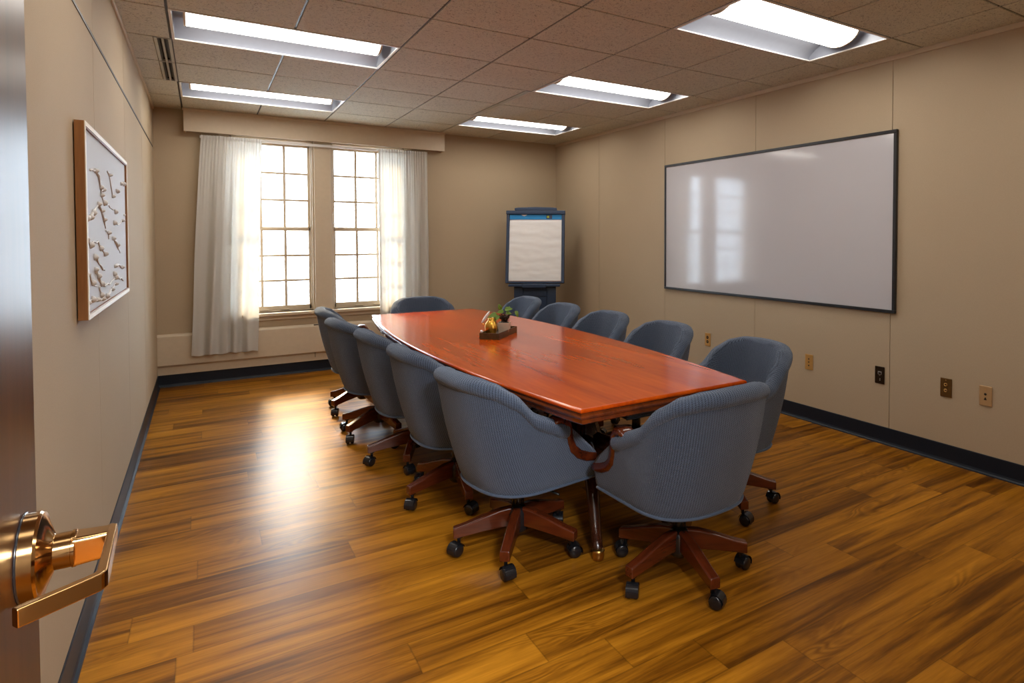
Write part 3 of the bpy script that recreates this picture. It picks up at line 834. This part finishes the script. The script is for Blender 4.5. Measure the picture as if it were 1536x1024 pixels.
CH = [ # x, y, facing angle (deg, 0 = +X), base angle, label
 (1.180,2.54,7,17.8,'blue fabric chair at the near left corner of the table'),
 (1.653,1.968,92,42.5,'blue fabric chair at the near end of the table, closest to the door'),
 (1.148,3.25,2,46,'second blue chair from the near end along the left side of the table'),
 (1.115,3.93,1,28,'third blue chair from the near end along the left side of the table'),
 (1.055,4.61,3,66,'fourth blue chair from the near end along the left side of the table'),
 (1.090,5.36,-4,64,'farthest blue chair on the left side of the table, mostly hidden'),
 (2.285,2.38,176,34,'blue chair on the whiteboard side nearest the door, beside the near right table corner'),
 (2.315,3.19,180,10,'second blue chair from the near end on the whiteboard side, left of a duplex outlet'),
 (2.315,3.90,181,55,'third blue chair from the near end on the whiteboard side of the table'),
 (2.310,4.60,180,20,'fourth blue chair from the near end on the whiteboard side of the table'),
 (2.310,5.31,180,60,'farthest blue chair on the whiteboard side, in front of the flip chart easel'),
 (1.715,5.60,-90,15,'blue chair alone at the far end of the table, in front of the right curtain'),
]
for k, (x,y,fa,ba,lab) in enumerate(CH):
    o = chair if k == 0 else copy_tree(chair)
    o.location = (x,y,0); rz = radians(fa)+FR; o.rotation_euler = (0,0,rz)
    legs = [c for c in o.children if c.name.split('.')[0] == 'leg']
    for i, lg in enumerate(legs): lg.rotation_euler = (0,0,radians(ba+72*i)-rz)
    tag(o, lab, 'chair', 'blue upholstered chairs around the conference table')

# ----------------------------------------------------------------- flip chart easel
YAW = .5848
EC = Vector((.552*7.2-.834*.885, .834*7.2+.552*.885*1.0, 0)); EC = Vector((3.245,6.50,0))
ez = empty('flip_chart_easel', EC, -YAW); tag(ez, 'dark blue plastic flip chart easel standing in the back right corner', 'easel')
LEAN = radians(9)
Mp = T(0,0,.875) @ RX(-LEAN)     # panel leans back
hw, ph = .345, .865
mb = MB(); mb.box((-hw+.01,.01,.01),(hw-.01,.03,ph-.01), M=Mp); mb.build('back_panel', M['easel'], ez)
mb = MB(); t = .035
for a,b in (((-hw,-.02,0),(-hw+t,.035,ph)),((hw-t,-.02,0),(hw,.035,ph)),((-hw+t,-.015,0),(hw-t,.035,.022)),((-hw-.005,-.03,ph-.045),(hw+.005,.04,ph))): mb.box(a,b,M=Mp)
mb.build('easel_frame', M['easel'], ez, bevel=.006)
mb = MB(); pl_ = [(-.25,0),(.25,0),(.25,.03),(.2,.036),(0,.042),(-.2,.036),(-.25,.03)]
mb.prism(pl_, -.02, .03, M=Mp @ T(0,0,ph) @ RX(pi/2)); mb.build('carry_handle', M['easel'], ez, bevel=.005)
mb = MB(); mb.box((-.30,-.075,-.035),(.30,.03,-.006)); mb.box((-.14,-.085,-.048),(.14,.0,-.002)); mb.v = [T(0,0,.875) @ p for p in mb.v]; mb.build('marker_tray', M['easel'], ez, bevel=.006)
mb = MB(); mb.box((-.245,.0,.12),(-.14,.06,.845)); mb.box((.14,.0,.12),(.245,.06,.845)); mb.box((-.14,.02,.12),(.14,.055,.845)); mb.box((-.14,.005,.72),(.14,.05,.78))
mb.build('column', M['easel'], ez, bevel=.006)
mb = MB(); mb.box((-.33,-.24,.03),(-.22,.25,.12)); mb.box((.22,-.24,.03),(.33,.25,.12)); mb.box((-.22,-.06,.04),(.22,.12,.12)); mb.build('base', M['easel'], ez, bevel=.02)
for sx in (-.275,.275):
    for sy in (-.2,.2):
        MB().lathe([(.02,0),(.03,.004),(.03,.03),(.012,.034)], 14, M=T(sx,sy,0)).build('foot', M['black'], ez)
pdE = empty('flip_chart_pad', EC, -YAW); tag(pdE, 'white flip chart paper pad with a blue top band clipped on the easel', 'paper pad')
pw, z0p, z1p = .308, .024, ph-.048
rows = []
for j in range(41):
    v = j/40; row = []
    for i in range(33):
        u = i/32; x = -pw+2*pw*u; z = z0p+(z1p-.055-z0p)*v
        y = -.006-.004*noise.noise((x*3,z*22,1.3))-.003*noise.noise((x*9+z*6,z*40,4.)) - .004*sin(pi*v)
        row.append((x,y,z))
    rows.append(row)
MB().grid(rows, M=Mp).build('top_sheet', M['paper'], pdE)
MB().box((-pw,-.004,z0p-.001),(pw,.008,z1p-.05), M=Mp).build('page_stack', M['paper'], pdE)
MB().box((-pw,-.011,z1p-.058),(pw,.008,z1p), M=Mp).build('binding_band', M['bluepaper'], pdE)
mb = MB(); mb.box((.125,-.0125,z1p-.052),(.195,-.0105,z1p-.004), M=Mp); lb = mb.build('label', M['navy'], pdE)
MB().box((.135,-.0135,z1p-.040),(.160,-.012,z1p-.014), M=Mp).build('label_patch', M['lime'], lb)
MB().prism([(-.175,0),(-.10,0),(-.115,-.012),(-.135,-.02),(-.155,-.014)], .0105,.012, M=Mp @ T(0,0,z1p) @ RX(pi/2)).build('torn_edge', M['paper'], pdE)
MB().box((-pw,-.008,z0p-.0015),(pw,.0,z0p+.004), M=Mp).build('pad_bottom_edge', M['oak'], pdE)

# ----------------------------------------------------------------- centrepiece
P1 = Vector((1.581,3.681,TZ)); U = Vector((.70,.714,0)); Vv = Vector((-.714,.70,0))
tc_ = P1+U*.1725+Vv*.0675; tang = atan2(U.y,U.x)
tr = empty('wooden_tray', tc_, tang); tag(tr, 'small dark wooden tray at the centre of the table', 'tray')
lx, ly, hh, t = .1725,.0675,.042,.007
mb = MB()
for a,b in (((-lx,-ly,0),(lx,-ly+t,hh)),((-lx,ly-t,0),(lx,ly,hh)),((-lx,-ly+t,0),(-lx+t,ly-t,hh)),((lx-t,-ly+t,0),(lx,ly-t,hh))): mb.box(a,b)
mb.build('tray_wall', M['traywood'], tr, bevel=.0015)
MB().box((-lx+t,-ly+t,.001),(lx-t,ly-t,.012)).build('tray_bottom', M['traywood'], tr)
zt0 = TZ+.0125
pp = empty('potted_plant', (1.694,3.853,zt0), radians(-33)); tag(pp, 'little leafy green plant in a square beige pot on the tray', 'plant')
mb = MB(); rows = []
for hw_, z in ((.033,0),(.040,.072),(.040,.075),(.036,.075),(.035,.062)): rows.append([(-hw_,-hw_,z),(hw_,-hw_,z),(hw_,hw_,z),(-hw_,hw_,z)])
mb.grid(rows, closed_v=True, caps=True, smooth=False); mb.build('pot', M['pot'], pp, bevel=.0015)
rows = [[(.034*f*cos(a)*1.0,.034*f*sin(a), .066+.022*(1-f*f)+.004*noise.noise((f*9*cos(a),f*9*sin(a),2))) for a in [2*pi*k/16 for k in range(16)]] for f in (1,.8,.5,.1)]
MB().grid(rows, closed_v=True, caps=True).build('soil', M['soil'], pp)
rnd = random.Random(4)
def leaf_mesh(mbx, base, tip, width, droop):
    base = Vector(base); tip = Vector(tip); d = tip-base; L_ = d.length; d.normalize()
    n = Vector((.15,-.80,.58)); side = d.cross(n).normalized(); up = side.cross(d).normalized()
    rows = []
    for k in range(11):
        f = k/10; w = width*(sin(pi*f**.62)**.8 if 0<f<1 else .02)
        ctr = base+d*L_*f+Vector((0,-.004*sin(pi*f),-droop*f*f))
        rows.append([ctr+side*w*q+up*(.30*w*abs(q)) for q in (-1,-.5,0,.5,1)])
    mbx.grid(rows)
LV = [((-.008,-.005,.085),(-.046,-.012,.128),(-.108,-.020,.112),.021),((-.004,.0,.085),(-.022,-.01,.160),(-.034,-.014,.205),.015),((.0,.005,.085),(-.002,-.01,.150),(-.046,-.02,.146),.015),
      ((.004,0,.085),(.004,-.006,.160),(.058,-.010,.172),.017),((.006,0,.085),(.012,-.008,.140),(.052,-.016,.138),.013),((.010,0,.085),(.078,.0,.152),(.094,-.006,.112),.012),
      ((-.006,.004,.085),(-.030,-.02,.120),(-.062,-.032,.092),.013),((.0,.006,.085),(.018,.01,.150),(.036,.016,.188),.010)]
for b_, m_, t_, w_ in LV:
    MB().tube([b_,((b_[0]+m_[0])/2,(b_[1]+m_[1])/2,(b_[2]+m_[2])/2+.008),m_], .0016, 6).build('stem', M['stem'], pp)
    mb = MB(); leaf_mesh(mb, m_, t_, w_, .006); lo = mb.build('leaf', M['leaf'], pp); sd = lo.modifiers.new('s','SOLIDIFY'); sd.thickness = .0008
mb = MB()
for k in range(34):
    a = rnd.uniform(0,6.28); r0 = rnd.uniform(.005,.022); r1 = rnd.uniform(.02,.042)
    mb.tube([(r0*cos(a),r0*sin(a),.08),(r1*cos(a)*.8,r1*sin(a)*.8,.115),(r1*cos(a+.5),r1*sin(a+.5),.095+rnd.uniform(0,.035))], .0034, 6)
mb.build('dry_stems', M['soil'], pp)
# gold ornament with a white plume
go = empty('gold_ornament', (1.600,3.846,zt0), 0); tag(go, 'rounded gold ornament with a white plume on the tray left of the plant', 'ornament')
mb = MB(); mb.lathe([(.030,0),(.036,.004),(.030,.012),(.037,.022),(.042,.040),(.042,.058),(.037,.076),(.027,.090),(.020,.098),(.024,.106),(.014,.113),(.002,.115)], 24)
for v in mb.v:
    v.x *= 1+.10*sin(3*atan2(v.y,v.x)); v.y *= 1+.08*sin(4*atan2(v.y,v.x)+1)
mb.build('body', M['gold'], go)
mb = MB(); mb.tube([(-.060,.022,.080),(-.050,.018,.094),(-.038,.010,.116),(-.022,.004,.142),(-.014,.0,.156)], [.006,.011,.013,.010,.003], 8, flat=.8); mb.build('plume', M['white'], go)
mb = MB(); mb.tube([(-.055,.03,.075),(-.035,.02,.060)], .0035, 8); mb.build('plume_stem', M['gold'], go)
pb = MB().lathe([(.003,0),(.009,.003),(.010,.009),(.006,.015),(.001,.017)], 14).build('white_knob', M['white']); pb.location = Vector((1.497,3.795,TZ+.0425)); pb.location = P1+U*.012+Vv*.123+Vector((0,0,.0425)); tag(pb, 'tiny white knob on the left corner of the wooden tray', 'knob')
pn = MB().tube([(-.04,0,.0035),(.038,0,.0035),(.045,0,.0035)], [.0035,.0035,.001], 8).build('pen', M['white']); pn.location = P1+U*.045+Vv*.075+Vector((0,0,.0125)); pn.rotation_euler = (0,0,tang+pi/2+.25); tag(pn, 'white pen lying in the front of the wooden tray', 'pen')

# ----------------------------------------------------------------- light
w = bpy.data.worlds.new('World'); SC.world = w; w.use_nodes = True
bg = w.node_tree.nodes['Background']; bg.inputs[0].default_value = (.66,.83,1.,1); bg.inputs[1].default_value = 8.5
sd_ = bpy.data.lights.new('sun','SUN'); sd_.energy = 9.5; sd_.angle = radians(14); sd_.color = (1.,.76,.42)
so_ = bpy.data.objects.new('sun', sd_); COL.objects.link(so_); so_.location = (.5,11,5)
so_.rotation_euler = Vector((.03,-1.,-.66)).to_track_quat('-Z','Y').to_euler()
ld = bpy.data.lights.new('hall_fill','AREA'); ld.energy = 120; ld.size = .6; ld.color = (.9,.94,1.); lo = bpy.data.objects.new('hall_fill', ld); COL.objects.link(lo); lo.location = (.3,-1.1,2.55)  # unseen fill light added in the hallway to brighten the near chair backs

# ----------------------------------------------------------------- camera
cd = bpy.data.cameras.new('Camera'); cam = bpy.data.objects.new('Camera', cd); COL.objects.link(cam)
f, cx, cy = 922.609, 914.888, 381.015
cd.sensor_fit = 'HORIZONTAL'; cd.sensor_width = 36; cd.lens = f/1536*36
cd.shift_x = (768-cx)/1536; cd.shift_y = -(512-cy)/1536
cd.clip_start = .02; cd.clip_end = 100
pit = .0262
cam.location = (0,0,1.406); cam.rotation_euler = (pi/2-pit, 0, -YAW)
SC.camera = cam

vs = SC.view_settings
vs.view_transform = 'Standard'; vs.look = 'None'; vs.exposure = .9; vs.gamma = 1.; vs.use_curve_mapping = False
SC.cycles.max_bounces = 8; SC.cycles.diffuse_bounces = 5; SC.cycles.glossy_bounces = 4; SC.cycles.transparent_max_bounces = 12
SC.cycles.sample_clamp_indirect = 8.; SC.cycles.use_denoising = True
SC.cycles.caustics_reflective = False; SC.cycles.caustics_refractive = False
